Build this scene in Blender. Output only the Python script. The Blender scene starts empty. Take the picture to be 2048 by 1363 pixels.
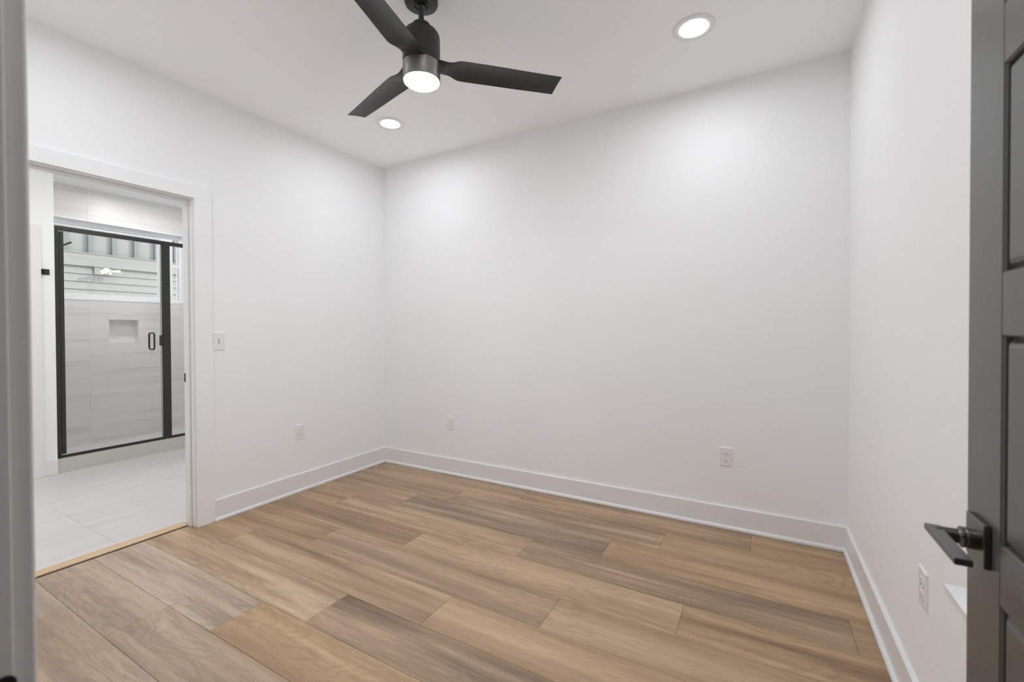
import bpy, bmesh, math, random
from mathutils import Vector, Matrix
random.seed(7)
PI = math.pi
S = bpy.context.scene
C = S.collection

# ---------------------------------------------------------------- camera
F_PX, YAW, PITCH, ROLL, CAM_Z, CY = 878.06, 0.5131, -0.0113, -0.0040, 1.2279, 669.9
XL, XR, YB, YF, H = -3.0765, 0.4301, 3.0086, 0.1234, 2.743
f = Vector((-math.sin(YAW)*math.cos(PITCH), math.cos(YAW)*math.cos(PITCH), math.sin(PITCH)))
r0 = Vector((math.cos(YAW), math.sin(YAW), 0)); u0 = r0.cross(f)
cr, sr = math.cos(ROLL), math.sin(ROLL)
r_ = cr*r0 + sr*u0; u_ = -sr*r0 + cr*u0
cd = bpy.data.cameras.new('camera'); cam = bpy.data.objects.new('camera', cd); C.objects.link(cam)
cam.matrix_world = Matrix(((r_.x, u_.x, -f.x, 0), (r_.y, u_.y, -f.y, 0), (r_.z, u_.z, -f.z, CAM_Z), (0, 0, 0, 1)))
cd.sensor_width = 36; cd.sensor_fit = 'HORIZONTAL'; cd.lens = F_PX/2048*36
cd.shift_y = -(681.5-CY)/2048
cd.clip_start = 0.02
cd.dof.use_dof = True; cd.dof.focus_distance = 3.0; cd.dof.aperture_fstop = 4.0
S.camera = cam

# ---------------------------------------------------------------- sky, sun, exposure
w = bpy.data.worlds.new('sky'); S.world = w; w.use_nodes = True
wb = w.node_tree.nodes['Background']; wb.inputs[0].default_value = (0.88, 0.95, 1.0, 1); wb.inputs[1].default_value = 4.2
sl = bpy.data.lights.new('sun', 'SUN'); sl.energy = 3.6; sl.angle = 0.01; sl.color = (1, 0.97, 0.92)
so = bpy.data.objects.new('sun', sl); C.objects.link(so); so.location = (6, 8, 9)
so.rotation_euler = Vector((-1, -1.1, -0.72)).to_track_quat('-Z', 'Y').to_euler()
S.view_settings.view_transform = 'Standard'; S.view_settings.look = 'None'
S.view_settings.gamma = 1; S.view_settings.use_curve_mapping = False
S.view_settings.exposure = 0.26
S.cycles.max_bounces = 20; S.cycles.diffuse_bounces = 14; S.cycles.transparent_max_bounces = 16
CAN = 114.0      # radiance of the recessed ceiling lights
BFILL = 255.0     # radiance of the unseen fill lamps added to brighten the bathroom
HFILL = 40.0    # radiance of the fill lamps added in the unseen hall
FANL = 128.0     # radiance of the fan's lens

# ---------------------------------------------------------------- materials
def sv(c): return tuple(((x/255)/12.92 if x/255 <= 0.04045 else ((x/255+0.055)/1.055)**2.4) for x in c)
def nt(name):
    m = bpy.data.materials.new(name); m.use_nodes = True
    t = m.node_tree; return m, t, t.nodes['Principled BSDF']
def paint(name, col, rough=0.5, bump=0.0, scale=300, metal=0.0, var=0.0, spec=0.5):
    m, t, b = nt(name)
    b.inputs['Roughness'].default_value = rough; b.inputs['Metallic'].default_value = metal
    b.inputs['Specular IOR Level'].default_value = spec
    tc = t.nodes.new('ShaderNodeTexCoord'); n = t.nodes.new('ShaderNodeTexNoise')
    n.inputs['Scale'].default_value = scale; n.inputs['Detail'].default_value = 3
    t.links.new(tc.outputs['Object'], n.inputs['Vector'])
    mx = t.nodes.new('ShaderNodeMix'); mx.data_type = 'RGBA'
    mx.inputs['A'].default_value = (*[c*(1-var) for c in col], 1); mx.inputs['B'].default_value = (*[min(1, c*(1+var)) for c in col], 1)
    t.links.new(n.outputs['Fac'], mx.inputs['Factor']); t.links.new(mx.outputs['Result'], b.inputs['Base Color'])
    if bump:
        bp = t.nodes.new('ShaderNodeBump'); bp.inputs['Strength'].default_value = bump; bp.inputs['Distance'].default_value = 0.001
        t.links.new(n.outputs['Fac'], bp.inputs['Height']); t.links.new(bp.outputs['Normal'], b.inputs['Normal'])
    return m
def emit(name, col, s):
    m = bpy.data.materials.new(name); m.use_nodes = True; t = m.node_tree; t.nodes.clear()
    e = t.nodes.new('ShaderNodeEmission'); o = t.nodes.new('ShaderNodeOutputMaterial')
    e.inputs[0].default_value = (*col, 1); e.inputs[1].default_value = s; t.links.new(e.outputs[0], o.inputs[0]); return m
def glass(name, tint, refl=1.0):
    m = bpy.data.materials.new(name); m.use_nodes = True; t = m.node_tree; t.nodes.clear()
    o = t.nodes.new('ShaderNodeOutputMaterial'); tr = t.nodes.new('ShaderNodeBsdfTransparent'); g = t.nodes.new('ShaderNodeBsdfGlossy')
    tr.inputs[0].default_value = (*tint, 1); g.inputs['Roughness'].default_value = 0.02
    fr = t.nodes.new('ShaderNodeFresnel'); fr.inputs[0].default_value = 1.45
    mu = t.nodes.new('ShaderNodeMath'); mu.operation = 'MULTIPLY'; mu.inputs[1].default_value = refl
    mx = t.nodes.new('ShaderNodeMixShader')
    t.links.new(fr.outputs[0], mu.inputs[0]); t.links.new(mu.outputs[0], mx.inputs[0]); t.links.new(tr.outputs[0], mx.inputs[1]); t.links.new(g.outputs[0], mx.inputs[2]); t.links.new(mx.outputs[0], o.inputs[0]); return m

M = {}
M['wall'] = paint('wall_paint', (0.876, 0.882, 0.891), 0.55, 0.05, 400, spec=0.3)
M['ceil'] = paint('ceiling_paint', (0.965, 0.972, 0.982), 0.8, 0.04, 300, spec=0.2)
M['trim'] = paint('white_trim_paint', (0.80, 0.80, 0.805), 0.3, 0.03, 200)
M['jambp'] = paint('jamb_paint', (0.88, 0.875, 0.86), 0.35, 0.03, 200)
M['casing'] = paint('casing_paint', (0.864, 0.869, 0.877), 0.45, 0.03, 200)
M['vinyl'] = paint('white_vinyl', (0.93, 0.95, 0.97), 0.35)
M['plastic'] = paint('white_plastic', (0.83, 0.82, 0.82), 0.25)
M['hole'] = paint('dark_slots', (0.03, 0.03, 0.03), 0.6)
M['holeg'] = paint('grey_slots', (0.22, 0.22, 0.22), 0.6)
M['door'] = paint('dark_grey_door_paint', (0.098, 0.096, 0.093), 0.28, 0.08, 120, var=0.05)
M['black'] = paint('black_metal', (0.018, 0.018, 0.018), 0.33, 0.02, 300)
M['lever'] = paint('black_lever_metal', (0.155, 0.152, 0.148), 0.30, 0.02, 300, metal=1.0)
M['bronze'] = paint('shower_black_frame', (0.022, 0.021, 0.020), 0.35, 0.02, 300)
M['fan'] = paint('fan_black', (0.022, 0.022, 0.021), 0.42, 0.03, 500)
M['collar'] = paint('fan_collar_glow', (0.24, 0.235, 0.225), 0.42, 0.03, 500, metal=0.85)  # lens glow put into the colour: collar lighter than the fan body
M['siding'] = paint('siding_paint', sv((103, 103, 99)), 0.7, 0.1, 60, var=0.02)
M['batten'] = paint('batten_grey', sv((80, 83, 82)), 0.7, 0.1, 60)  # battens a darker grey than the siding
M['fixture'] = paint('cream_fixture', (0.30, 0.28, 0.235), 0.4)
M['can'] = emit('downlight_lens', (0.96, 0.99, 1.03), CAN)
M['bfill'] = emit('bathroom_fill_lens', (1.0, 0.985, 0.96), BFILL)
M['sfill'] = emit('shower_fill_lens', (1.0, 0.985, 0.96), 205.0)  # unseen lamp added to brighten the shower tile
M['hfill'] = emit('hall_fill_lens', (0.96, 0.99, 1.03), HFILL)
M['fanlens'] = emit('fan_lens', (0.96, 0.99, 1.03), FANL)
M['bulb'] = emit('sensor_light', (1.0, 0.93, 0.80), 1.3)
M['glass'] = glass('clear_glass', (0.985, 0.982, 0.982), 1.0)
M['showerglass'] = glass('shower_glass', (0.98, 0.98, 0.98), 0.8)
M['sub'] = paint('subfloor', (0.10, 0.07, 0.05), 0.8)
M['grout'] = paint('grout', (0.55, 0.54, 0.53), 0.8)
M['bounceground'] = paint('pale_bounce_ground', (0.50, 0.50, 0.47), 0.9, 0.3, 20, var=0.2)  # unseen ground made pale to bounce light up to the window soffit

def attr(t, name):
    a = t.nodes.new('ShaderNodeAttribute'); a.attribute_name = name; a.attribute_type = 'GEOMETRY'; return a
def math_(t, op, a, b=None):
    n = t.nodes.new('ShaderNodeMath'); n.operation = op
    for i, v in enumerate((a, b)):
        if v is None: continue
        if isinstance(v, (int, float)): n.inputs[i].default_value = v
        else: t.links.new(v, n.inputs[i])
    return n.outputs[0]
def coords(t, sx, sy, sz, seed, k=37.0):
    """object coordinates stretched per axis and shifted by each board's own seed"""
    tc = t.nodes.new('ShaderNodeTexCoord'); mp = t.nodes.new('ShaderNodeMapping'); mp.inputs['Scale'].default_value = (sx, sy, sz)
    t.links.new(tc.outputs['Object'], mp.inputs[0])
    cmb = t.nodes.new('ShaderNodeCombineXYZ'); s = math_(t, 'MULTIPLY', seed, k)
    for i in range(3): t.links.new(s, cmb.inputs[i])
    ad = t.nodes.new('ShaderNodeVectorMath'); ad.operation = 'ADD'
    t.links.new(mp.outputs[0], ad.inputs[0]); t.links.new(cmb.outputs[0], ad.inputs[1]); return ad.outputs[0]
def noise(t, vec, scale, detail=4, rough=0.55, dist=0.0):
    n = t.nodes.new('ShaderNodeTexNoise'); n.inputs['Scale'].default_value = scale; n.inputs['Detail'].default_value = detail
    n.inputs['Roughness'].default_value = rough; n.inputs['Distortion'].default_value = dist
    t.links.new(vec, n.inputs['Vector']); return n.outputs['Fac']
def ramp(t, fac, stops, interp='LINEAR'):
    r = t.nodes.new('ShaderNodeValToRGB'); r.color_ramp.interpolation = interp
    e = r.color_ramp.elements
    while len(e) < len(stops): e.new(0.5)
    for i, (p, c) in enumerate(stops): e[i].position = p; e[i].color = (*c, 1) if len(c) == 3 else c
    t.links.new(fac, r.inputs[0]); return r.outputs[0]
def mixc(t, fac, a, b, mode='MIX'):
    n = t.nodes.new('ShaderNodeMix'); n.data_type = 'RGBA'; n.blend_type = mode
    for k, v in (('Factor', fac), ('A', a), ('B', b)):
        if isinstance(v, (int, float)): n.inputs[k].default_value = v
        elif isinstance(v, tuple): n.inputs[k].default_value = (*v, 1)
        else: t.links.new(v, n.inputs[k])
    return n.outputs['Result']

def wood():
    m, t, b = nt('oak_planks')
    seed = attr(t, 'seed').outputs['Fac']; tone = attr(t, 'tone').outputs['Fac']; streak = attr(t, 'streak').outputs['Fac']
    # broad colour bands running along the board
    n1 = noise(t, coords(t, 0.55, 9.0, 1, seed), 1.0, 3, 0.55, 0.35)
    n2 = noise(t, coords(t, 1.5, 30.0, 1, seed, 53.0), 1.0, 5, 0.6, 0.5)
    v = math_(t, 'ADD', math_(t, 'MULTIPLY', math_(t, 'SUBTRACT', n1, 0.5), 1.75), math_(t, 'MULTIPLY', math_(t, 'SUBTRACT', n2, 0.5), 0.85))
    tn = math_(t, 'ADD', math_(t, 'MULTIPLY', math_(t, 'SUBTRACT', tone, 0.53), 0.72), 0.56)
    v = math_(t, 'ADD', math_(t, 'MULTIPLY', v, streak), tn)
    base = ramp(t, v, [(0.0, sv((108, 85, 63))), (0.28, sv((139, 112, 85))), (0.52, sv((167, 138, 106))), (0.78, sv((190, 161, 126))), (1.0, sv((206, 180, 145)))])
    # cathedral grain: rings of a stretched, warped field
    g = noise(t, coords(t, 1.1, 5.5, 1, seed, 91.0), 1.0, 2, 0.5, 0.6)
    rg = math_(t, 'SINE', math_(t, 'MULTIPLY', g, 95.0))
    rg = math_(t, 'POWER', math_(t, 'MULTIPLY', math_(t, 'ADD', rg, 1.0), 0.5), 3.0)
    patch = noise(t, coords(t, 1.2, 3.0, 1, seed, 17.0), 1.0, 1, 0.5)
    pm = ramp(t, patch, [(0.45, (0, 0, 0)), (0.62, (1, 1, 1))])
    base = mixc(t, math_(t, 'MULTIPLY', math_(t, 'MULTIPLY', rg, pm), 0.30), base, sv((128, 103, 80)))
    # fine pores
    p = noise(t, coords(t, 14, 420, 1, seed, 11.0), 1.0, 3, 0.7)
    pr = ramp(t, p, [(0.34, (0.70, 0.67, 0.64)), (0.54, (1, 1, 1))])
    base = mixc(t, 0.75, base, pr, 'MULTIPLY')
    # warm / grey drift between boards
    hs = t.nodes.new('ShaderNodeHueSaturation'); t.links.new(base, hs.inputs['Color'])
    t.links.new(attr(t, 'sat').outputs['Fac'], hs.inputs['Saturation'])
    t.links.new(hs.outputs[0], b.inputs['Base Color'])
    b.inputs['Roughness'].default_value = 0.42; b.inputs['Specular IOR Level'].default_value = 0.45
    bp = t.nodes.new('ShaderNodeBump'); bp.inputs['Strength'].default_value = 0.15; bp.inputs['Distance'].default_value = 0.0006
    t.links.new(p, bp.inputs['Height']); t.links.new(bp.outputs['Normal'], b.inputs['Normal'])
    return m
M['wood'] = wood()

def tile(name, along, light, dark, amt=1.0, rough=0.3):
    """streaky marble-look tile; along = axis of the veins"""
    m, t, b = nt(name)
    seed = attr(t, 'seed').outputs['Fac']
    s1 = [14, 14, 14]; s1[along] = 0.7
    s2 = [34, 34, 34]; s2[along] = 1.0
    n1 = noise(t, coords(t, *s1, seed), 1.0, 3, 0.55, 0.3); n2 = noise(t, coords(t, *s2, seed, 61.0), 1.0, 4, 0.6, 0.3)
    r1 = ramp(t, n1, [(0.30, (1, 1, 1)), (0.44, (0.25, 0.25, 0.25)), (0.6, (0, 0, 0))])
    r2 = ramp(t, n2, [(0.30, (1, 1, 1)), (0.42, (0, 0, 0))])
    fac = math_(t, 'MULTIPLY', math_(t, 'ADD', math_(t, 'MULTIPLY', r1, 0.7), math_(t, 'MULTIPLY', r2, 0.45)), amt)
    c = mixc(t, fac, light, dark)
    t.links.new(c, b.inputs['Base Color']); b.inputs['Roughness'].default_value = rough
    return m
M['walltile'] = tile('shower_wall_tile', 1, (0.84, 0.84, 0.84), (0.60, 0.58, 0.555), 0.65, 0.35)
M['floortile'] = tile('bathroom_floor_tile', 1, (0.63, 0.615, 0.60), (0.50, 0.487, 0.475), 0.85, 0.38)
M['curbtile'] = tile('curb_tile', 1, (0.58, 0.56, 0.525), (0.50, 0.48, 0.44), 0.6, 0.4)
M['strip'] = paint('light_wood_strip', sv((205, 176, 140)), 0.4, 0.1, 60, var=0.05)

# ---------------------------------------------------------------- mesh helpers
def new(name, bm, mats, parent=None, smooth=False, kind=None, bevel=0.0, seg=2, angle=40):
    me = bpy.data.meshes.new(name)
    bmesh.ops.recalc_face_normals(bm, faces=bm.faces[:])
    bm.to_mesh(me); bm.free()
    for m in (mats if isinstance(mats, (list, tuple)) else [mats]): me.materials.append(m)
    o = bpy.data.objects.new(name, me); C.objects.link(o)
    if parent: o.parent = parent
    if kind: o['kind'] = kind
    if smooth:
        me.shade_smooth()
        bpy_edges_sharp(me, angle)
    if bevel:
        md = o.modifiers.new('bevel', 'BEVEL'); md.width = bevel; md.segments = seg; md.limit_method = 'ANGLE'; md.angle_limit = math.radians(35)
        md.harden_normals = False
    return o
def bpy_edges_sharp(me, angle):
    b = bmesh.new(); b.from_mesh(me)
    for e in b.edges:
        e.smooth = not (len(e.link_faces) == 2 and e.calc_face_angle(0) > math.radians(angle))
    b.to_mesh(me); b.free()
def box(bm, x0, x1, y0, y1, z0, z1):
    vs = [bm.verts.new((x, y, z)) for x in (x0, x1) for y in (y0, y1) for z in (z0, z1)]
    for q in ((0, 1, 3, 2), (4, 6, 7, 5), (0, 4, 5, 1), (2, 3, 7, 6), (0, 2, 6, 4), (1, 5, 7, 3)):
        bm.faces.new([vs[i] for i in q])
    return vs
def prism(bm, prof, a, b, axis):
    """extrude a 2-D profile (list of pairs) along an axis from a to b"""
    def P(p, t):
        return {0: (t, p[0], p[1]), 1: (p[0], t, p[1]), 2: (p[0], p[1], t)}[axis]
    A = [bm.verts.new(P(p, a)) for p in prof]; B = [bm.verts.new(P(p, b)) for p in prof]
    n = len(prof)
    for i in range(n): bm.faces.new((A[i], A[(i+1) % n], B[(i+1) % n], B[i]))
    bm.faces.new(A); bm.faces.new(B[::-1])
def lathe(bm, prof, seg=48, c=(0, 0, 0), axis='Z'):
    """prof = list of (radius, height)"""
    rings = []
    for r, h in prof:
        if r < 1e-6:
            rings.append([bm.verts.new(_ax(0, 0, h, c, axis))])
        else:
            rings.append([bm.verts.new(_ax(r*math.cos(2*PI*i/seg), r*math.sin(2*PI*i/seg), h, c, axis)) for i in range(seg)])
    for A, B in zip(rings, rings[1:]):
        for i in range(seg):
            j = (i+1) % seg
            if len(A) == 1 and len(B) == 1: continue
            if len(A) == 1: bm.faces.new((A[0], B[i], B[j]))
            elif len(B) == 1: bm.faces.new((A[i], A[j], B[0]))
            else: bm.faces.new((A[i], A[j], B[j], B[i]))
def _ax(x, y, h, c, axis):
    if axis == 'Z': v = (x, y, h)
    elif axis == 'X': v = (h, x, y)
    else: v = (x, h, y)
    return (v[0]+c[0], v[1]+c[1], v[2]+c[2])
def tube(bm, pts, r, seg=12, closed=False):
    pts = [Vector(p) for p in pts]; n = len(pts); rings = []
    up = None
    for i, p in enumerate(pts):
        if closed: d = (pts[(i+1) % n]-pts[i-1]).normalized()
        else: d = ((pts[min(i+1, n-1)]-pts[max(i-1, 0)])).normalized()
        if up is None: up = d.orthogonal().normalized()
        up = (up-d*up.dot(d)).normalized(); s = d.cross(up)
        rr = r[i] if isinstance(r, (list, tuple)) else r
        rings.append([bm.verts.new(p+rr*(math.cos(2*PI*k/seg)*up+math.sin(2*PI*k/seg)*s)) for k in range(seg)])
    for i in range(n if closed else n-1):
        A, B = rings[i], rings[(i+1) % n]
        for k in range(seg): bm.faces.new((A[k], A[(k+1) % seg], B[(k+1) % seg], B[k]))
    if not closed:
        bm.faces.new(rings[0][::-1]); bm.faces.new(rings[-1])
def empty(name, loc=(0, 0, 0), rz=0.0):
    o = bpy.data.objects.new(name, None); C.objects.link(o); o.location = loc; o.rotation_euler = (0, 0, rz); o.empty_display_size = 0.1
    return o
def tag(o, label, cat, group=None, kind=None):
    o['label'] = label; o['category'] = cat
    if group: o['group'] = group
    if kind: o['kind'] = kind
    return o
def struct(name, bm, m, label, cat, **k):
    o = new(name, bm, m, **k); return tag(o, label, cat, kind='structure')
def cells(bm, lst, mk, lays):
    """lst of (x0,x1,y0,y1,z0,z1,{attr:val}): one bevel-edged slab per board or tile; mk(bm, cell) adds it"""
    for c in lst:
        before = len(bm.faces)
        mk(bm, c)
        bm.faces.ensure_lookup_table()
        for fc in bm.faces[before:]:
            for k, l in lays.items():
                for lp in fc.loops: lp.vert[l] = c[6][k]
def slab(bm, c, normal, bev=0.0007, gap=0.0004):
    """thin slab with chamfered top edges; normal = axis index and sign of its face"""
    ax, sg = normal
    lo = [c[0], c[2], c[4]]; hi = [c[1], c[3], c[5]]
    o1, o2 = [a for a in range(3) if a != ax]
    top = hi[ax] if sg > 0 else lo[ax]; base = lo[ax] if sg > 0 else hi[ax]
    def ring(ins, h):
        out = []
        for a, b in ((lo[o1]+ins, lo[o2]+ins), (hi[o1]-ins, lo[o2]+ins), (hi[o1]-ins, hi[o2]-ins), (lo[o1]+ins, hi[o2]-ins)):
            v = [0, 0, 0]; v[o1] = a; v[o2] = b; v[ax] = h; out.append(bm.verts.new(v))
        return out
    R0 = ring(gap, base); R1 = ring(gap, top-sg*bev); R2 = ring(gap+bev, top)
    for A, B in ((R0, R1), (R1, R2)):
        for i in range(4): bm.faces.new((A[i], A[(i+1) % 4], B[(i+1) % 4], B[i]))
    bm.faces.new(R2); bm.faces.new(R0[::-1])

# ---------------------------------------------------------------- bedroom floor: boards 0.225 x 1.48 running left to right
bm = bmesh.new()
L = {k: bm.verts.layers.float.new(k) for k in ('seed', 'tone', 'streak', 'sat')}
PW, PL_, Y0 = 0.225, 1.48, 0.72
joint = {-4: -1.30, -3: -0.65, -2: -2.05, -1: -2.69, 0: -2.30, 1: -1.96, 2: -1.67, 3: -1.235, 4: -0.793, 5: -0.291, 6: 0.33, 7: -0.75, 8: -0.488, 9: -0.04, 10: -0.9}
# tone, streakiness and saturation of boards as the photo shows them, keyed by (row, board left of / right of the joint)
look = {(-1, -1): (.40, .5, .62), (-1, 0): (.60, .55, .78),
        (0, -1): (.60, .65, .72), (0, 0): (.54, .6, .80),
        (1, -1): (.46, .9, .68), (1, 0): (.68, .65, 1.02),
        (2, -1): (.58, .95, .88), (2, 0): (.44, .9, .86), (2, 1): (.5, .6, .9),
        (3, -2): (.62, .6, 1.0), (3, -1): (.50, .8, .92), (3, 0): (.60, .55, .98),
        (4, -2): (.50, .7, .98), (4, -1): (.40, .75, .88), (4, 0): (.66, .45, .95),
        (5, -2): (.46, .8, .95), (5, -1): (.68, .6, .96), (5, 0): (.56, .8, 1.0),
        (6, -2): (.58, .8, .92), (6, -1): (.40, 1.0, .88), (6, 0): (.5, .5, .95),
        (7, -2): (.52, .8, .92), (7, -1): (.30, .8, .82), (7, 0): (.56, .75, 1.02),
        (8, -1): (.50, 1.1, .88), (8, -2): (.5, .7, .9), (8, 0): (.64, .5, 1.0),
        (9, -1): (.46, .9, .92), (9, -2): (.5, .7, .9), (9, 0): (.60, .6, 1.0)}
lst = []
for k in range(-16, 11):
    y0 = Y0+k*PW; y1 = min(y0+PW, 3.03)
    xs = -3.14 if y0 > -0.1 else -3.6
    xe = 0.44 if y0 > -0.1 else 2.2
    j = joint.get(k, -2.9+(k*0.61) % 1.48)
    n = -6
    while True:
        a = j+n*PL_; b = a+PL_
        if a > xe: break
        if b > xs:
            tn, st, sa = look.get((k, n), (random.uniform(.40, .64), random.uniform(.6, .9), random.uniform(.85, 1.0)))
            lst.append((max(a, xs), min(b, xe), y0, y1, -0.012, 0.0, dict(seed=random.random(), tone=tn, streak=st, sat=sa)))
        n += 1
cells(bm, lst, lambda b, c: slab(b, c, (2, 1), 0.0008, 0.0005), L)
fl = struct('floor', bm, M['wood'], 'light oak plank floor of the empty bedroom', 'floor')
bm = bmesh.new(); box(bm, -3.62, 2.25, -3.0, 3.12, -0.10, -0.013)
new('subfloor', bm, M['sub'], fl, kind='structure')
# bathroom tile floor
bm = bmesh.new(); Ls = {'seed': bm.verts.layers.float.new('seed')}
lst = []
for i, (xa, xb, ys) in enumerate([(-3.78, -3.19, 1.08), (-4.30, -3.78, 1.08), (-4.86, -4.30, 0.55), (-5.42, -4.86, 0.55)]):
    y = ys-2.44
    while y < 3.3:
        if y+1.22 > -0.6: lst.append((xa, xb, max(y, -0.6), min(y+1.22, 3.3), -0.012, -0.001, dict(seed=(i//2)*0.31+round(y, 1)*0.17)))
        y += 1.22
cells(bm, lst, lambda b, c: slab(b, c, (2, 1), 0.0006, 0.0004), Ls)
fb = struct('floor_bathroom', bm, M['floortile'], 'pale streaky large tile floor of the bathroom', 'floor')
bm = bmesh.new(); box(bm, -5.43, -3.15, -0.62, 3.3, -0.10, -0.0125)
new('grout_bed', bm, M['grout'], fb, kind='structure')
# wood threshold strip
bm = bmesh.new(); prism(bm, [(-3.226, 0.0), (-3.224, 0.006), (-3.215, 0.009), (-3.165, 0.009), (-3.156, 0.006), (-3.154, 0.0)], 0.56, 1.408, 1)
struct('trim_1', bm, M['strip'], 'light wood threshold strip between plank floor and bathroom tile', 'threshold')

# ---------------------------------------------------------------- walls
T = 0.113
def wall_with_hole(name, axis, p0, p1, a0, a1, z0, z1, hole, m, label):
    """wall slab normal to axis between p0 and p1, spanning a0..a1; hole = (a, b, z, z)"""
    bm = bmesh.new()
    def B(a, b, c, d):
        if b-a < 1e-5 or d-c < 1e-5: return
        if axis == 0: box(bm, p0, p1, a, b, c, d)
        else: box(bm, a, b, p0, p1, c, d)
    if hole:
        ha, hb, hz0, hz1 = hole
        B(a0, ha, z0, z1); B(hb, a1, z0, z1); B(ha, hb, z0, hz0); B(ha, hb, hz1, z1)
    else: B(a0, a1, z0, z1)
    return struct(name, bm, m, label, 'wall')
DL0, DL1, DLH = 0.56, 1.41, 2.05          # bathroom doorway
wall_with_hole('wall_left', 0, XL-T, XL, -0.6, YB, -0.012, H, (DL0-0.02, DL1+0.02, -0.012, DLH+0.02), M['wall'], 'white left wall with the bathroom doorway')
wall_with_hole('wall_back', 1, YB, YB+0.2, XL-T, XR+0.14, -0.012, H, None, M['wall'], 'bare white wall facing the entry door')
WR0, WR1, WRZ0, WRZ1 = 0.47, 1.385, 0.60, 2.05
wall_with_hole('wall_right', 0, XR, XR+0.14, 0.0084, YB, -0.012, H, (WR0, WR1, WRZ0, WRZ1), M['wall'], 'white right wall with a window behind the grey door')
JX0, JX1, JH = -0.60, 0.318, 2.06         # entry doorway clear opening
wall_with_hole('wall_front', 1, YF-T-0.002, YF, XL, XR, -0.012, H, (JX0-0.02, JX1+0.02, -0.012, JH+0.02), M['wall'], 'white wall holding the entry doorway')
bm = bmesh.new(); box(bm, -6.36, 2.3, -3.0, 3.30, H, H+0.12)
struct('ceiling', bm, M['ceil'], 'smooth white ceiling over bedroom and bathroom', 'ceiling')
# hall behind the camera
for nm, bx, lb in (('wall_hall_left', (-3.7, -3.6, -2.6, -0.6, -0.012, H), 'white left end wall of the hall'),
                   ('wall_hall_right', (2.2, 2.3, -2.6, YF, -0.012, H), 'white right end wall of the hall')):
    bm = bmesh.new(); box(bm, *bx); struct(nm, bm, M['wall'], lb, 'wall')
wall_with_hole('wall_hall_back', 1, -2.6, -2.5, -3.6, 2.2, -0.012, H, None, M['wall'], 'white far wall of the hall')
bm = bmesh.new(); box(bm, XR+0.14, 2.3, 0.0084, YF, -0.012, H); struct('wall_hall_front', bm, M['wall'], 'white hall wall beside the entry', 'wall')
# bathroom
BX = -5.30
bm = bmesh.new(); box(bm, BX-0.12, BX, -0.6, 1.37, -0.012, H); struct('wall_bathroom_far', bm, M['wall'], 'white bathroom wall left of the shower', 'wall')
bm = bmesh.new(); box(bm, BX-0.12, XL-T, -0.72, -0.6, -0.012, H); struct('wall_bathroom_left', bm, M['wall'], 'white left end wall of the bathroom', 'wall')
bm = bmesh.new(); box(bm, -6.36, XL-T-0.0005, 3.15, 3.27, -0.012, H); struct('wall_bathroom_right', bm, M['wall'], 'white right end wall of the bathroom', 'wall')

# shower: tiled back wall with window and niche
SX = -6.20
bm = bmesh.new(); Ls = {'seed': bm.verts.layers.float.new('seed')}
W0, W1, WZ0, WZ1 = 1.50, 2.765, 1.566, 2.410     # shower window opening
N0, N1, NZ0, NZ1 = 2.018, 2.290, 1.105, 1.368    # niche
def tcell(y0, y1, z0, z1, s, lst):
    """clip a tile against the window and the niche"""
    rects = [(y0, y1, z0, z1)]
    for (a, b, c, d) in ((W0, W1, WZ0, WZ1), (N0, N1, NZ0, NZ1)):
        out = []
        for (p, q_, r, s_) in rects:
            if q_ <= a or p >= b or s_ <= c or r >= d: out.append((p, q_, r, s_)); continue
            if p < a: out.append((p, a, r, s_))
            if q_ > b: out.append((b, q_, r, s_))
            pp, qq = max(p, a), min(q_, b)
            if r < c: out.append((pp, qq, r, c))
            if s_ > d: out.append((pp, qq, d, s_))
        rects = out
    for (p, q_, r, s_) in rects: lst.append((SX-0.012, SX, p, q_, r, s_, dict(seed=s)))
lst = []
for (c0, c1, zoff) in ((1.25, 1.86, 0.33), (1.86, 3.08, 0.40), (3.08, 3.15, 0.33)):
    z = zoff-0.345*2
    while z < H:
        a, b = max(z, -0.012), min(z+0.345, H)
        if b > a: tcell(max(c0, 1.255), c1, a, b, random.random(), lst)
        z += 0.345
cells(bm, lst, lambda b, c: slab(b, c, (0, 1), 0.0005, 0.0002), Ls)
ts = struct('wall_shower_back', bm, M['walltile'], 'pale streaky tile wall inside the shower with a niche', 'wall')
bm = bmesh.new()
for a in ((1.255, W0, -0.012, H), (W1, 3.15, -0.012, H), (W0, W1, WZ1, H), (W0, N0, -0.012, WZ0), (N1, W1, -0.012, WZ0), (N0, N1, -0.012, NZ0), (N0, N1, NZ1, WZ0)):
    box(bm, SX-0.15, SX-0.0125, *a)
box(bm, SX-0.15, SX-0.10, N0, N1, NZ0, NZ1)
new('wall_core', bm, M['grout'], ts, kind='structure')
bm = bmesh.new(); l = bm.verts.layers.float.new('seed')
e = 0.008
box(bm, SX-0.10, SX-0.094, N0, N1, NZ0, NZ1); box(bm, SX-0.094, SX, N0, N0+e, NZ0, NZ1); box(bm, SX-0.094, SX, N1-e, N1, NZ0, NZ1)
box(bm, SX-0.094, SX, N0+e, N1-e, NZ0, NZ0+e); box(bm, SX-0.094, SX, N0+e, N1-e, NZ1-e, NZ1)
for v in bm.verts: v[l] = 0.53
new('niche', bm, M['walltile'], ts, kind='structure')
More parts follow.
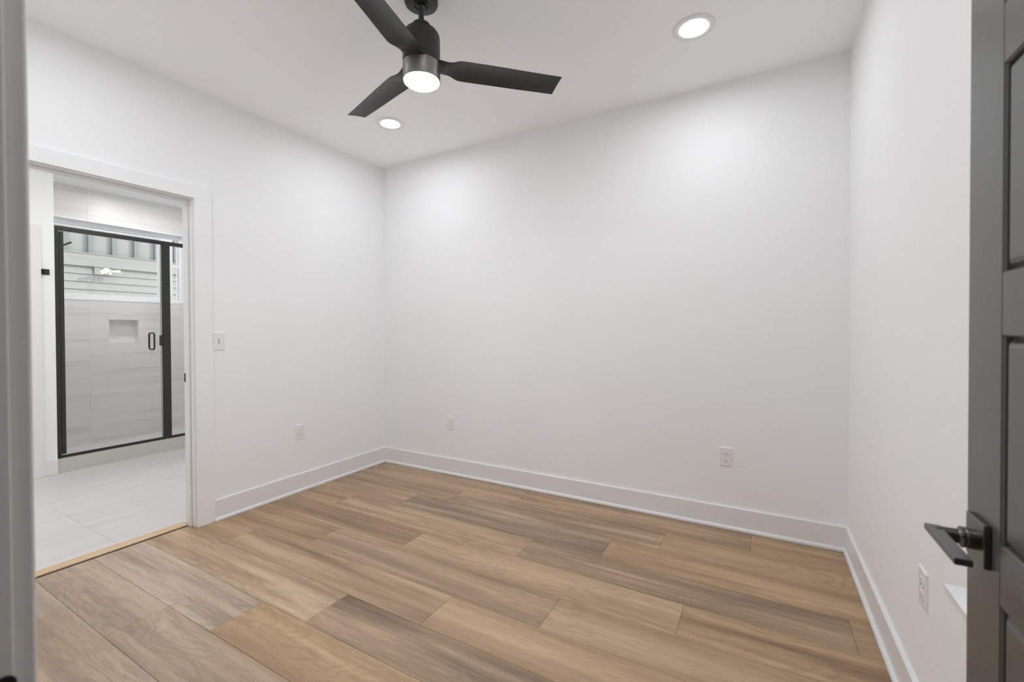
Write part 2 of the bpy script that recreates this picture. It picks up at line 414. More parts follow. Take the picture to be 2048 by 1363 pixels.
# shower left side wall, base
bm = bmesh.new(); l = bm.verts.layers.float.new('seed'); box(bm, SX, BX-0.12, 1.25, 1.37, -0.012, H)
for v in bm.verts: v[l] = 0.21
struct('wall_shower_side', bm, M['walltile'], 'tiled left side wall of the shower', 'wall')
bm = bmesh.new(); l = bm.verts.layers.float.new('seed'); box(bm, SX, BX-0.115, 1.37, 3.15, -0.012, 0.035)
for v in bm.verts: v[l] = 0.71
struct('floor_shower', bm, M['walltile'], 'pale tile shower floor behind the curb', 'floor')
bm = bmesh.new(); Ls = {'seed': bm.verts.layers.float.new('seed')}
cells(bm, [(BX-0.115, BX, a, b, -0.012, 0.119, dict(seed=s)) for a, b, s in ((1.37, 1.95, .1), (1.95, 3.15, .6))], lambda b, c: (box(b, *c[:6])), Ls)
struct('trim_2', bm, M['curbtile'], 'beige tile curb under the shower glass', 'curb', bevel=0.002)

# shower window
wn = empty('window_1', (SX-0.10, (W0+W1)/2, WZ0)); tag(wn, 'wide white framed window high in the shower wall', 'window', kind='structure')
def wpart(name, boxes, m, par, bevel=0.0):
    o_ = par
    while o_.parent: o_ = o_.parent
    off = o_.location if o_ is par else o_.location
    bm = bmesh.new()
    for b in boxes: box(bm, b[0]-off[0], b[1]-off[0], b[2]-off[1], b[3]-off[1], b[4]-off[2], b[5]-off[2])
    return new(name, bm, m, par, bevel=bevel)
e = 0.012
wpart('window_reveal', [(SX-0.155, SX+0.002, W0, W0+e, WZ0, WZ1), (SX-0.155, SX+0.002, W1-e, W1, WZ0, WZ1), (SX-0.155, SX+0.002, W0+e, W1-e, WZ1-e, WZ1), (SX-0.155, SX+0.004, W0+e, W1-e, WZ0, WZ0+e)], M['vinyl'], wn)
fx0, fx1 = SX-0.15, SX-0.085
a0, a1, b0, b1 = W0+e, W1-e, WZ0+e, WZ1-e
fr = 0.045
wfr = wpart('window_frame', [(fx0, fx1, a0, a0+fr, b0, b1), (fx0, fx1, a1-0.022, a1, b0, b1), (fx0, fx1, a0+fr, a1-0.022, b1-fr, b1), (fx0, fx1, a0+fr, a1-0.022, b0, b0+fr*0.9),
                        (fx0, fx1, 2.545, 2.665, b0+fr*0.9, b1-fr)], M['vinyl'], wn, 0.003)
wpart('window_sash', [(fx0+0.01, fx1-0.015, 2.545-0.018, 2.545, b0+fr*0.9, b1-fr), (fx0+0.01, fx1-0.015, a0+fr, a0+fr+0.018, b0+fr*0.9, b1-fr),
                      (fx0+0.01, fx1-0.015, a0+fr+0.018, 2.527, b1-fr-0.02, b1-fr), (fx0+0.01, fx1-0.015, a0+fr+0.018, 2.527, b0+fr*0.9, b0+fr*0.9+0.02)], M['vinyl'], wn, 0.002)
wpart('glazing_bar', [(fx0+0.01, fx1-0.01, 2.665, a1-0.022, 2.005, 2.045)], M['vinyl'], wn, 0.002)
gx = SX-0.125
wpart('pane', [(gx, gx+0.004, a0+fr+0.017, 2.528, b0+fr*0.9+0.019, b1-fr-0.019)], M['glass'], wn)
wpart('pane', [(gx, gx+0.004, 2.664, a1-0.021, b0+fr*0.88, b1-fr*0.98)], M['glass'], wn)

# right wall window, mostly hidden by the open door
wn2 = empty('window_2', (XR+0.1, (WR0+WR1)/2, WRZ0)); tag(wn2, 'white window with projecting sill behind the open grey door', 'window', kind='structure')
SZ = 0.622
wpart('window_sill', [(XR-0.046, XR, WR0-0.03, WR1+0.025, SZ-0.022, SZ), (XR, XR+0.138, WR0, WR1, SZ-0.022, SZ)], M['trim'], wn2, 0.003)
x0, x1 = XR+0.075, XR+0.135
ya, yb, za, zb = WR0+0.001, WR1-0.001, SZ, WRZ1-0.001
f2 = wpart('window_frame', [(x0, x1, ya, ya+0.05, za, zb), (x0, x1, yb-0.05, yb, za, zb), (x0, x1, ya+0.05, yb-0.05, zb-0.05, zb), (x0, x1, ya+0.05, yb-0.05, za, za+0.05), (x0, x1, ya+0.05, yb-0.05, 1.31, 1.36)], M['vinyl'], wn2, 0.003)
wpart('pane', [(XR+0.105, XR+0.109, ya+0.049, yb-0.049, za+0.049, 1.311)], M['glass'], wn2)
wpart('pane', [(XR+0.105, XR+0.109, ya+0.049, yb-0.049, 1.359, zb-0.049)], M['glass'], wn2)

# ---------------------------------------------------------------- baseboards with shoe moulding
BH, BT, SH, ST = 0.136, 0.014, 0.021, 0.0266
base_prof = [(0, 0), (BT, 0), (BT, BH-0.003), (BT-0.003, BH), (0, BH)]
shoe_prof = [(BT, 0.001), (ST, 0.001), (ST, 0.010), (ST-0.0015, 0.0145), (ST-0.0045, 0.0185), (ST-0.008, 0.0205), (BT, SH)]
def baseboard(name, wall, a, b, label):
    def mk(prof):
        bm = bmesh.new()
        if wall == 'left': prism(bm, [(XL+p, z) for p, z in prof], a, b, 1)
        elif wall == 'right': prism(bm, [(XR-p, z) for p, z in prof], a, b, 1)
        elif wall == 'back': prism(bm, [(YB-p, z) for p, z in prof], a, b, 0)
        elif wall == 'front': prism(bm, [(YF+p, z) for p, z in prof], a, b, 0)
        return bm
    o = struct(name, mk(base_prof), M['trim'], label, 'baseboard')
    s = new('shoe_moulding', mk(shoe_prof), M['trim'], o, kind='structure', smooth=True, angle=50)
baseboard('baseboard_left', 'left', 1.5142, YB, 'tall white baseboard along the left wall')
baseboard('baseboard_back', 'back', XL+BT, XR-BT, 'tall white baseboard along the bare back wall')
baseboard('baseboard_right', 'right', YF, YB, 'tall white baseboard along the right wall')
baseboard('baseboard_front', 'front', XL+BT, JX0-0.11, 'tall white baseboard along the entry wall')
bm = bmesh.new(); box(bm, XL, XL+BT, YF, DL0-0.105, 0, BH); struct('baseboard_left_short', bm, M['trim'], 'short baseboard left of the bathroom doorway', 'baseboard')
bm = bmesh.new(); box(bm, BX, BX+BT, 1.283, 1.37, 0, 0.131); struct('baseboard_bathroom', bm, M['trim'], 'short white baseboard beside the shower curb', 'baseboard', bevel=0.002)
bm = bmesh.new(); box(bm, BX, BX+0.018, 1.19, 1.283, 0, 2.13); box(bm, BX, BX+0.018, 0.2, 1.19, 2.04, 2.13)
struct('trim_3', bm, M['trim'], 'white door casing on the bathroom wall left of the hook', 'trim', bevel=0.001)

# ---------------------------------------------------------------- bathroom doorway frame: jamb, stop, casing
CW = 0.098
bm = bmesh.new()
box(bm, XL-T-0.001, XL+0.001, DL1, DL1+0.0195, 0, DLH+0.0195); box(bm, XL-T-0.001, XL+0.001, DL0-0.0195, DL0, 0, DLH+0.0195); box(bm, XL-T-0.001, XL+0.001, DL0, DL1, DLH, DLH+0.0195)
jm = struct('trim_4', bm, M['trim'], 'white jamb and casing of the bathroom doorway', 'door frame', bevel=0.0008)
bm = bmesh.new(); sx0, sx1 = XL-0.078, XL-0.040
box(bm, sx0, sx1, DL1-0.011, DL1, 0, DLH); box(bm, sx0, sx1, DL0, DL0+0.011, 0, DLH); box(bm, sx0, sx1, DL0+0.011, DL1-0.011, DLH-0.011, DLH)
new('door_stop', bm, M['trim'], jm, kind='structure', bevel=0.002)
for side, (cx0, cx1) in (('room', (XL+0.0012, XL+0.018)), ('bath', (XL-T-0.018, XL-T-0.0012))):
    bm = bmesh.new(); rv = 0.006
    box(bm, cx0, cx1, DL1+rv, DL1+rv+CW, 0, DLH+rv); box(bm, cx0, cx1, DL0-rv-CW, DL0-rv, 0, DLH+rv); box(bm, cx0, cx1, DL0-rv-CW, DL1+rv+CW, DLH+rv, DLH+rv+CW-0.02)
    new('casing', bm, M['casing'], jm, kind='structure', bevel=0.0014)
bm = bmesh.new(); box(bm, XL-0.105, XL-0.0785, DL1-0.0022, DL1+0.001, 0.905, 0.965); box(bm, XL-0.1055, XL-0.098, DL1-0.006, DL1-0.0018, 0.909, 0.961)
new('strike_plate', bm, M['black'], jm, bevel=0.0008)['label'] = 'small black strike plate'

# ---------------------------------------------------------------- entry doorway frame
bm = bmesh.new(); yj0, yj1 = YF-T-0.003, YF+0.001
box(bm, JX0-0.0195, JX0, yj0, yj1, 0, JH+0.0195); box(bm, JX1, JX1+0.0195, yj0, yj1, 0, JH+0.0195); box(bm, JX0, JX1, yj0, yj1, JH, JH+0.0195)
ej = struct('trim_5', bm, M['jambp'], 'pale entry door jamb and casing at the left edge', 'door frame', bevel=0.0015)
bm = bmesh.new(); box(bm, JX0, JX0+0.011, yj0+0.03, YF-0.045, 0, JH); box(bm, JX0+0.011, JX1-0.011, yj0+0.03, YF-0.045, JH-0.011, JH)
box(bm, JX1-0.011, JX1, yj0+0.03, YF-0.045, 0, JH)
new('door_stop', bm, M['jambp'], ej, kind='structure', bevel=0.002)
bm = bmesh.new(); rv = 0.005
box(bm, JX0-rv-0.095, JX0-rv, YF+0.0012, YF+0.0172, 0, JH+rv); box(bm, JX1+rv, JX1+rv+0.085, YF+0.0012, YF+0.0172, 0, JH+rv); box(bm, JX0-rv-0.095, JX1+rv+0.085, YF+0.0012, YF+0.0172, JH+rv, JH+rv+0.09)
new('casing', bm, M['jambp'], ej, kind='structure', bevel=0.003)
bm = bmesh.new()
zc = 0.884; hh = 0.030; pts = []
for k in range(7): a = PI/2*k/6; pts.append((YF-0.006+0.008*math.sin(a), zc+hh-0.008+0.008*math.cos(a)))
for k in range(7): a = PI/2*k/6; pts.append((YF-0.006+0.008*math.cos(a), zc-hh+0.008-0.008*math.sin(a)))
pts += [(YF-0.040, zc-hh), (YF-0.040, zc+hh)]
prism(bm, pts, JX0+0.0001, JX0+0.003, 0)
new('strike_plate', bm, M['black'], ej)['label'] = 'black strike plate with rounded lip'

# ---------------------------------------------------------------- the open grey door
DX = 0.31; DT = 0.035; DY1 = 1.030; DY0 = 0.150; DH = 2.04; DZ0 = 0.012
door = empty('door_1', (DX+DT/2, DY0, DZ0)); tag(door, 'open dark grey panelled door with black lever at the right edge', 'door', kind='structure')
rails = [(0.012, 0.114), (0.425, 0.510), (0.819, 0.905), (1.218, 1.309), (1.615, 1.700), (1.93, DH)]
rails[1] = (0.420, 0.506)
SW = 0.115
bm = bmesh.new()
def dbox(x0, x1, y0, y1, z0, z1): box(bm, x0-DX-DT/2, x1-DX-DT/2, y0-DY0, y1-DY0, z0-DZ0, z1-DZ0)
dbox(DX, DX+DT, DY1-SW, DY1, DZ0, DH); dbox(DX, DX+DT, DY0, DY0+SW, DZ0, DH)
for (a, b) in rails: dbox(DX+0.0004, DX+DT-0.0004, DY0+SW, DY1-SW, a, b)
rec = 0.0105
def frustum(side, y0, y1, z0, z1):
    """raised field: sides slope up from the recess to just under face level"""
    s = -1 if side < 0 else 1
    xr = DX+rec if side < 0 else DX+DT-rec
    xt = DX+0.0015 if side < 0 else DX+DT-0.0015
    def V(x, y, z): return bm.verts.new((x-DX-DT/2, y-DY0, z-DZ0))
    def R(x, i): return [V(x, y0+i, z0+i), V(x, y1-i, z0+i), V(x, y1-i, z1-i), V(x, y0+i, z1-i)]
    A = R(xr, 0.006); B = R(xt+(-s)*0.003, 0.012); Cc = R(xt, 0.018)
    for P, Q in ((A, B), (B, Cc)):
        for i in range(4): bm.faces.new((P[i], P[(i+1) % 4], Q[(i+1) % 4], Q[i]))
    bm.faces.new(Cc); bm.faces.new(A[::-1])
def sticking(side, y0, y1, z0, z1):
    """small sloped bead around each panel opening"""
    xf = DX+0.0006 if side < 0 else DX+DT-0.0006
    xr = DX+rec if side < 0 else DX+DT-rec
    def R(x, i): return [bm.verts.new((x-DX-DT/2, y-DY0, z-DZ0)) for y, z in ((y0+i, z0+i), (y1-i, z0+i), (y1-i, z1-i), (y0+i, z1-i))]
    A = R(xf, 0.0); B = R((xf*2+xr)/3, 0.0030); D = R(xr, 0.0045)
    for P, Q in ((A, B), (B, D)):
        for i in range(4): bm.faces.new((P[i], P[(i+1) % 4], Q[(i+1) % 4], Q[i]))
for (r1, r2) in zip(rails, rails[1:]):
    z0, z1 = r1[1], r2[0]; y0, y1 = DY0+SW, DY1-SW
    dbox(DX+rec, DX+DT-rec, y0-0.001, y1+0.001, z0-0.001, z1+0.001)
    for s in (-1, 1): frustum(s, y0, y1, z0, z1); sticking(s, y0, y1, z0, z1)
new('door_leaf', bm, M['door'], door)
bm = bmesh.new()
for zc_ in (0.25, 1.05, 1.85):
    lathe(bm, [(0, zc_-0.045-DZ0), (0.006, zc_-0.045-DZ0), (0.006, zc_+0.045-DZ0), (0, zc_+0.045-DZ0)], 16, (0.026, -0.004, 0))
    box(bm, -DT/2+0.004, DT/2+0.004, -0.0015, 0.001, zc_-0.045-DZ0, zc_+0.045-DZ0)
new('hinge', bm, M['black'], door, smooth=True)
# lever set (both faces)
HY, HZ = 0.973, 0.891
def lever_set(side):
    s = side
    x0 = -DT/2 if s < 0 else DT/2
    def X(d): return x0+s*d
    y, z = HY-DY0, HZ-DZ0
    bm = bmesh.new(); box(bm, *sorted((X(0), X(0.009))), y-0.034, y+0.034, z-0.034, z+0.034)
    ro = new('door_handle', bm, M['lever'], door, bevel=0.0018)
    bm = bmesh.new()
    prof = [(0.0, 0.0085), (0.0165, 0.0085), (0.0165, 0.020), (0.0155, 0.021), (0.0155, 0.0225), (0.0165, 0.0235), (0.0165, 0.0255), (0.0125, 0.0275), (0.0115, 0.029), (0.0115, 0.055), (0.0100, 0.0575), (0, 0.0575)]
    lathe(bm, [(r, X(h)) for r, h in prof], 32, (0, y, z), 'X')
    new('handle_neck', bm, M['lever'], ro, smooth=True, angle=30)
    bm = bmesh.new()
    xa, xb = sorted((X(0.046), X(0.0665) if s < 0 else X(0.0665)))
    box(bm, xa, xb, y-0.119, y+0.014, z-0.001, z+0.009)
    new('lever', bm, M['lever'], ro, bevel=0.0016)
    bm = bmesh.new(); lathe(bm, [(0, X(0.045)), (0.0025, X(0.045)), (0.0025, X(0.0455)), (0, X(0.0455))], 12, (0, y-0.009, z-0.006), 'X')
    new('set_screw', bm, M['plastic'], ro)
lever_set(-1)
# the other face has the same set, held close to the wall
lever_set(1)

# ---------------------------------------------------------------- ceiling fan
FX, FY = -1.334, 1.544
fan = empty('ceiling_fan', (FX, FY, H)); tag(fan, 'matte black three blade ceiling fan with a glowing round light', 'ceiling fan')
def zz(z): return z-H
bm = bmesh.new(); lathe(bm, [(0, zz(H)), (0.072, zz(H)), (0.075, zz(2.735)), (0.075, zz(2.708)), (0.072, zz(2.700)), (0.066, zz(2.698)), (0.034, zz(2.698)), (0.034, zz(2.692)), (0.030, zz(2.690)), (0.026, zz(2.697)), (0, zz(2.697))], 64)
new('canopy', bm, M['fan'], fan, smooth=True, angle=30)
bm = bmesh.new(); lathe(bm, [(0, zz(2.70)), (0.020, zz(2.699)), (0.021, zz(2.686)), (0.0135, zz(2.677)), (0.0122, zz(2.674)), (0.0122, zz(2.60)), (0, zz(2.60))], 32)
new('downrod', bm, M['black'], fan, smooth=True, angle=40)
bm = bmesh.new(); lathe(bm, [(0, zz(2.612)), (0.034, zz(2.612)), (0.039, zz(2.608)), (0.041, zz(2.600)), (0.041, zz(2.586)), (0.046, zz(2.584)), (0.060, zz(2.581)), (0.072, zz(2.573)), (0.080, zz(2.561)), (0.083, zz(2.545)), (0.083, zz(2.456)), (0, zz(2.456))], 64)
new('motor_housing', bm, M['fan'], fan, smooth=True, angle=30)
bm = bmesh.new(); lathe(bm, [(0, zz(2.432)), (0.080, zz(2.432)), (0.0835, zz(2.429)), (0.0835, zz(2.356)), (0.0815, zz(2.3525)), (0.0785, zz(2.3525)), (0.0785, zz(2.362)), (0, zz(2.362))], 64)
lk = new('light_kit', bm, M['collar'], fan, smooth=True, angle=30)
bm = bmesh.new(); lathe(bm, [(0.078, zz(2.361)), (0.0775, zz(2.350)), (0.070, zz(2.344)), (0.045, zz(2.340)), (0, zz(2.3385))], 64)
new('lamp_lens', bm, M['fanlens'], lk, smooth=True)['label'] = 'glowing white round lens'
# hub the blades grow out of
bm = bmesh.new(); lathe(bm, [(0, zz(2.457)), (0.081, zz(2.457)), (0.084, zz(2.454)), (0.084, zz(2.436)), (0.081, zz(2.432)), (0, zz(2.432))], 64)
new('blade_hub', bm, M['black'], fan, smooth=True, angle=30)
def blade_mesh():
    bm = bmesh.new()
    # radius, half chord toward leading (+) edge, toward trailing (-) edge, twist deg, mid height
    st = [(0.060, .052, .046, 3, 2.441), (0.085, .050, .044, 4, 2.440), (0.105, .047, .042, 5, 2.438), (0.125, .047, .043, 6, 2.436), (0.143, .053, .049, 6.5, 2.434),
          (0.160, .062, .059, 7, 2.433), (0.180, .066, .065, 7.3, 2.432), (0.24, .066, .065, 8, 2.432), (0.34, .064, .063, 9.5, 2.432), (0.46, .061, .060, 11, 2.431), (0.57, .058, .057, 12.5, 2.431), (0.650, .056, .055, 14, 2.431)]
    NC = 16; secs = []
    # Catmull-Rom resampling for a smooth outline
    fine = []
    for i in range(len(st)-1):
        p0, p1, p2, p3 = st[max(i-1, 0)], st[i], st[i+1], st[min(i+2, len(st)-1)]
        for k in range(5):
            u = k/5
            fine.append(tuple(0.5*((2*b)+(-a+c)*u+(2*a-5*b+4*c-d)*u*u+(-a+3*b-3*c+d)*u**3) for a, b, c, d in zip(p0, p1, p2, p3)))
    st = fine+[st[-1]]
    for i, (r, a, b, tw, z) in enumerate(st):
        tw = math.radians(tw); top = []; bot = []
        tip = i == len(st)-1
        for k in range(NC+1):
            u = k/NC; c = -b+(a+b)*u
            camber = 0.014*(1-0.6*min(1, max(0, (r-0.35)/0.3)))*(1-(2*u-1)**2)*min(1, max(0, (r-0.10)/0.10))
            th = 0.0035*(1-abs(2*u-1)**3)+0.0009
            if r < 0.11: th *= 1.6
            rr = r+0.012*(0.5-u)*max(0.0, (r-0.5)/0.148)**2
            # positive c = counter clockwise side, which hangs lower
            y = c*math.cos(tw)+camber*math.sin(tw)*0; zc2 = z-c*math.sin(tw)+camber-0.007
            top.append((rr, y, zz(zc2+th))); bot.append((rr, y, zz(zc2-th)))
        secs.append([bm.verts.new(p) for p in top+bot[::-1]])
    n = len(secs[0])
    for A, B in zip(secs, secs[1:]):
        for k in range(n): bm.faces.new((A[k], A[(k+1) % n], B[(k+1) % n], B[k]))
    bm.faces.new(secs[0][::-1]); bm.faces.new(secs[-1])
    return bm
b0_ = new('blade', blade_mesh(), M['fan'], fan, smooth=True, angle=50)
b0_.rotation_euler = (0, 0, math.radians(44.1))
for a in (164.1, 284.1):
    b = b0_.copy(); C.objects.link(b); b.parent = fan; b.rotation_euler = (0, 0, math.radians(a))

# ---------------------------------------------------------------- recessed ceiling lights, plus added fill lamps in bathroom, shower and hall
def downlight(x, y, label, group='recessed ceiling lights', m='can'):
    t = empty('recessed_light', (x, y, H)); tag(t, label, 'ceiling light', group)
    bm = bmesh.new(); lathe(bm, [(0.1005, 0), (0.1005, -0.003), (0.097, -0.006), (0.088, -0.0075), (0.076, -0.0070), (0.070, -0.0060), (0.0640, -0.0045), (0.0625, -0.001), (0.0625, 0)], 64)
    new('trim_ring', bm, M['plastic'], t, smooth=True, angle=50)
    bm = bmesh.new(); lathe(bm, [(0.0625, -0.0015), (0.04, -0.0018), (0, -0.002)], 48)
    new('lamp_lens', bm, M[m], t, smooth=True)['label'] = 'glowing white lens'
    return t
downlight(-0.290, 2.385, 'round recessed ceiling light nearest the right wall')
downlight(-2.355, 2.378, 'round recessed ceiling light over the far left corner')
downlight(-0.290, 0.75, 'round recessed ceiling light above the open grey door')
downlight(-2.355, 0.75, 'round recessed ceiling light beside the bathroom doorway')
downlight(-4.3, 1.9, 'added unseen fill light over the bathroom floor', 'added bathroom fill lights', 'bfill')
downlight(-5.52, 2.2, 'added unseen fill light inside the shower', 'added bathroom fill lights', 'sfill')
downlight(-4.3, 0.2, 'added unseen fill light over the left half of the bathroom', 'added bathroom fill lights', 'bfill')

downlight(-0.2, -1.2, 'added unseen fill light in the hall outside the entry door', 'added hall fill lights', 'hfill')  # hall lamps added as fill for the lower walls and jamb
downlight(-2.2, -1.5, 'added unseen fill light at the left end of the hall', 'added hall fill lights', 'hfill')

# ---------------------------------------------------------------- outlets and switch (built facing -Y, back on y=0)
def plate(t, w, h, m=None):
    bm = bmesh.new(); pr = 0.0055
    def R(i, y): return [bm.verts.new((x, y, z)) for x, z in ((-w/2+i, -h/2+i), (w/2-i, -h/2+i), (w/2-i, h/2-i), (-w/2+i, h/2-i))]
    A = R(0, 0); B = R(0.0002, -pr*0.45); D = R(0.004, -pr)
    for P, Q in ((A, B), (B, D)):
        for i in range(4): bm.faces.new((P[i], P[(i+1) % 4], Q[(i+1) % 4], Q[i]))
    bm.faces.new(D); bm.faces.new(A[::-1])
    return new('cover_plate', bm, M['plastic'], t)
def outlet(x, y, z, rz, label):
    t = empty('wall_outlet', (x, y, z), rz); tag(t, label, 'outlet', 'duplex wall outlets')
    plate(t, 0.074, 0.117)
    for s in (1, -1):
        cz = 0.0198*s
        bm = bmesh.new(); pts = []
        for k in range(24):
            a = 2*PI*k/24; px, pz = 0.0172*math.cos(a), 0.0172*math.sin(a)
            pts.append((px, cz+max(-0.0142, min(0.0142, pz))))
        prism(bm, pts, -0.0075, -0.005, 1)
        r = new('receptacle', bm, M['plastic'], t, bevel=0.0005, seg=1)
        bm = bmesh.new()
        box(bm, -0.0072, -0.0052, -0.0078, -0.0060, cz+0.000, cz+0.0085); box(bm, 0.0052, 0.0070, -0.0078, -0.0060, cz+0.001, cz+0.0075)
        new('slot', bm, M['holeg'], r)
        bm = bmesh.new(); lathe(bm, [(0, -0.0079), (0.0026, -0.0079), (0.0026, -0.006), (0, -0.006)], 12, (0, 0, cz-0.0065), 'Y')
        new('ground_hole', bm, M['hole'], r)
    bm = bmesh.new(); lathe(bm, [(0, -0.0068), (0.0022, -0.0064), (0.003, -0.0050), (0, -0.0050)], 12, (0, 0, 0), 'Y')
    new('screw', bm, M['plastic'], t)
    return t
outlet(XL, 2.130, 0.451, PI/2, 'white duplex outlet low on the left wall beyond the switch')
outlet(-2.298, YB, 0.438, 0, 'white duplex outlet on the back wall near the left corner')
outlet(-0.180, YB, 0.441, 0, 'white duplex outlet on the back wall near the right corner')
outlet(XR, 1.735, 0.452, -PI/2, 'white duplex outlet on the right wall under the door lever')
t = empty('light_switch', (XL, 1.556, 1.164), PI/2); tag(t, 'white toggle light switch beside the bathroom door casing', 'switch')
plate(t, 0.074, 0.119)
bm = bmesh.new(); box(bm, -0.0052, 0.0052, -0.0062, -0.0045, -0.012, 0.012); new('toggle_slot', bm, M['holeg'], t)
bm = bmesh.new(); prism(bm, [(-0.0050, -0.0065), (-0.0050, 0.0050), (-0.0160, -0.0015), (-0.0165, -0.0065)], -0.0042, 0.0042, 0)
new('toggle', bm, M['plastic'], t, bevel=0.0006)
for s in (0.030, -0.030):
    bm = bmesh.new(); lathe(bm, [(0, -0.0068), (0.0022, -0.0064), (0.003, -0.0050), (0, -0.0050)], 12, (0, 0, s), 'Y')
    new('screw', bm, M['plastic'], t)

# ---------------------------------------------------------------- robe hook
t = empty('robe_hook', (BX, 1.313, 1.740)); tag(t, 'small square black robe hook on the white bathroom wall', 'hook')
bm = bmesh.new(); box(bm, 0, 0.007, -0.024, 0.024, -0.024, 0.024); new('hook_plate', bm, M['black'], t, bevel=0.001)
bm = bmesh.new(); box(bm, 0.007, 0.036, -0.010, 0.010, -0.010, 0.010); box(bm, 0.030, 0.038, -0.015, 0.015, -0.012, 0.020); new('hook_arm', bm, M['black'], t, bevel=0.0015)

# ---------------------------------------------------------------- shower enclosure
GX = -5.36
en = empty('shower_enclosure', (GX, 2.2, 0.119)); tag(en, 'black framed glass shower enclosure on the beige curb', 'shower enclosure')
def E(name, boxes, m, par=None, bevel=0.0015):
    bm = bmesh.new()
    for b in boxes: box(bm, b[0]-GX, b[1]-GX, b[2]-2.2, b[3]-2.2, b[4]-0.119, b[5]-0.119)
    return new(name, bm, m, par or en, bevel=bevel)
E('header', [(GX-0.018, GX+0.018, 1.3705, 3.149, 2.120, 2.158)], M['bronze'])
E('bottom_track', [(GX-0.015, GX+0.015, 1.3705, 3.149, 0.1192, 0.142)], M['bronze'])
E('wall_jamb', [(GX-0.015, GX+0.017, 1.3705, 1.409, 0.142, 2.120)], M['bronze'])
E('strike_post', [(GX-0.018, GX+0.018, 2.172, 2.240, 0.142, 2.120)], M['bronze'])
E('wall_jamb', [(GX-0.015, GX+0.015, 3.125, 3.149, 0.142, 2.120)], M['bronze'])
E('fixed_pane', [(GX-0.004, GX+0.004, 2.240, 3.125, 0.142, 2.120)], M['showerglass'], bevel=0)
dp = E('shower_door', [(GX-0.004, GX+0.004, 1.436, 2.160, 0.158, 2.108)], M['showerglass'], bevel=0)
E('hinge_stile', [(GX-0.012, GX+0.016, 1.413, 1.440, 0.152, 2.110)], M['bronze'], dp)
E('edge_seal', [(GX-0.005, GX+0.005, 2.160, 2.169, 0.158, 2.108)], paint('clear_seal', (0.42, 0.45, 0.44), 0.3), dp, 0)
E('magnet_catch', [(GX-0.010, GX+0.012, 2.150, 2.173, 1.085, 1.190)], M['black'], dp)
bm = bmesh.new()
def ring(c, hw, hh_, rc, n=6):
    out = []
    for (sx, sz, a0) in ((1, 1, 0), (-1, 1, 90), (-1, -1, 180), (1, -1, 270)):
        for k in range(n+1):
            a = math.radians(a0+90*k/n); out.append((c[0]+sx*(hw-rc)+rc*math.cos(a), c[1], c[2]+sz*(hh_-rc)+rc*math.sin(a)))
    return out
tube(bm, ring((0.0, 2.082-2.2, 1.131-0.119), 0.056, 0.082, 0.022), 0.0075, 14, closed=True)
new('pull_handle', bm, M['black'], dp, smooth=True)

# shower arm and head
t = empty('shower_fixture', (-5.85, 1.37, 1.927)); tag(t, 'black shower arm reaching from the tiled side wall', 'shower head')
bm = bmesh.new(); lathe(bm, [(0, 0.0), (0.028, 0.0), (0.028, 0.006), (0.012, 0.010), (0, 0.010)], 24, (0, 0, 0), 'Y'); new('flange', bm, M['black'], t, smooth=True)
bm = bmesh.new(); tube(bm, [(0, 0.005, 0), (0, 0.09, 0.060), (0, 0.18, 0.122), (0, 0.262, 0.176)], 0.009, 12); new('arm', bm, M['black'], t, smooth=True)

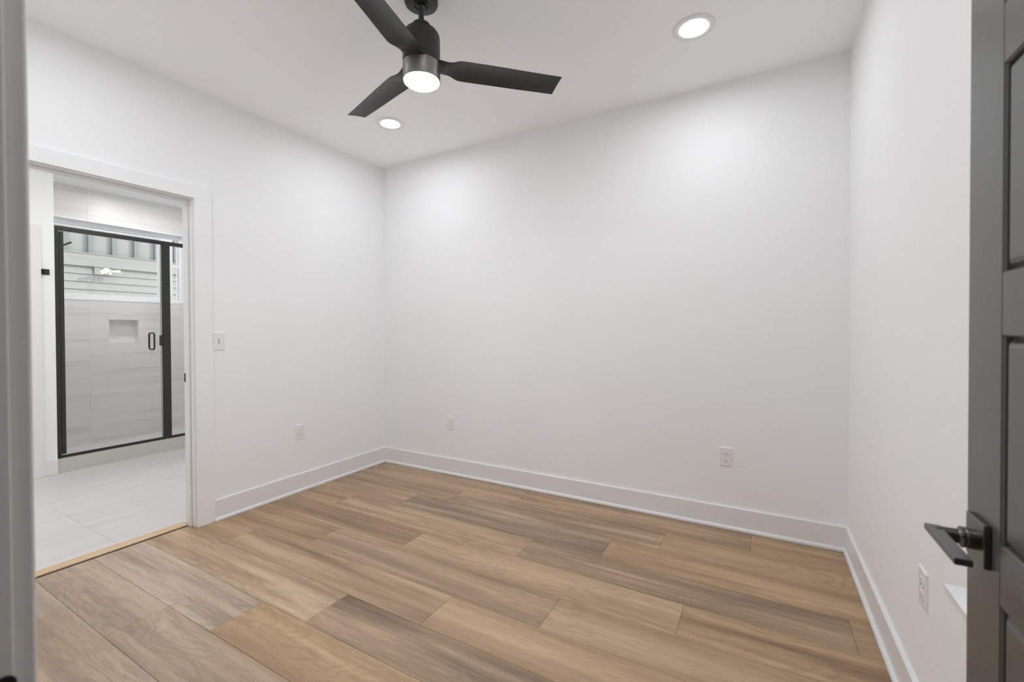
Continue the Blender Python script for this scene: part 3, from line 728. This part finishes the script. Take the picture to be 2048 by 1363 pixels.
# ---------------------------------------------------------------- outside: neighbour siding and flood light
EX = -9.0
bm = bmesh.new(); box(bm, EX-0.3, EX-0.02, -4, 8, -1.2, 2.44)
sd = bm
z = 2.235
while z > 0.2:
    prism(bm, [(EX-0.02, z-0.118), (EX+0.012, z-0.118), (EX+0.012, z-0.113), (EX-0.006, z), (EX-0.02, z)], -4, 8, 1)
    z -= 0.118
wl = struct('wall_neighbour', bm, M['siding'], 'pale grey lap siding of the neighbouring house seen through the shower window', 'wall')
bm = bmesh.new(); box(bm, EX-0.02, EX+0.045, -4, 8, 2.235, 2.425); box(bm, EX-0.02, EX+0.060, -4, 8, 2.425, 2.437)
new('trim_band', bm, M['siding'], wl, kind='structure')
bm = bmesh.new(); box(bm, EX-0.3, EX-0.02, -4, 8, 2.44, 4.6); new('upper_wall', bm, M['siding'], wl, kind='structure')
bm = bmesh.new()
yy = 2.44-0.284*3
for k in range(14): box(bm, EX-0.0199, EX+0.03, yy+k*0.284-0.030, yy+k*0.284+0.030, 2.437, 4.6)
new('batten', bm, M['batten'], wl, kind='structure')
bm = bmesh.new(); box(bm, EX-0.02, EX+0.03, 2.76, 2.98, 2.12, 2.2349); mb = new('mounting_block', bm, M['siding'], wl, kind='structure', bevel=0.003)
bm = bmesh.new(); box(bm, -20, -6.36, -10, 14, -1.3, -1.2); struct('ground', bm, M['bounceground'], 'ground outside between the houses', 'ground')
t = empty('flood_light', (EX+0.03, 2.90, 2.185)); tag(t, 'cream twin flood light on the siding outside the shower window', 'outdoor light')
bm = bmesh.new(); lathe(bm, [(0, 0), (0.045, 0), (0.045, 0.015), (0.03, 0.025), (0, 0.025)], 32, (0, 0, 0), 'X'); new('wall_mount', bm, M['vinyl'], t, smooth=True)
bm = bmesh.new(); tube(bm, [(0.02, 0, 0.0), (0.06, 0.0, 0.0), (0.10, 0.0, -0.015)], 0.011, 12); new('arm', bm, M['vinyl'], t, smooth=True)
for s, ang in ((-1, 0.2), (1, 0.2)):
    bm = bmesh.new(); d = Vector((0.05, s*0.13, s*0.018-0.01)); p0 = Vector((0.10, 0, -0.020))
    tube(bm, [p0, p0+d*0.3, p0+d*0.6, p0+d], [0.014, 0.022, 0.030, 0.033], 20)
    new('lamp_head', bm, M['fixture'], t, smooth=True, angle=45)
bm = bmesh.new(); bmesh.ops.create_uvsphere(bm, u_segments=24, v_segments=12, radius=0.026, matrix=Matrix.Translation((0.12, 0.005, -0.052))); new('motion_sensor', bm, M['fixture'], t, smooth=True)
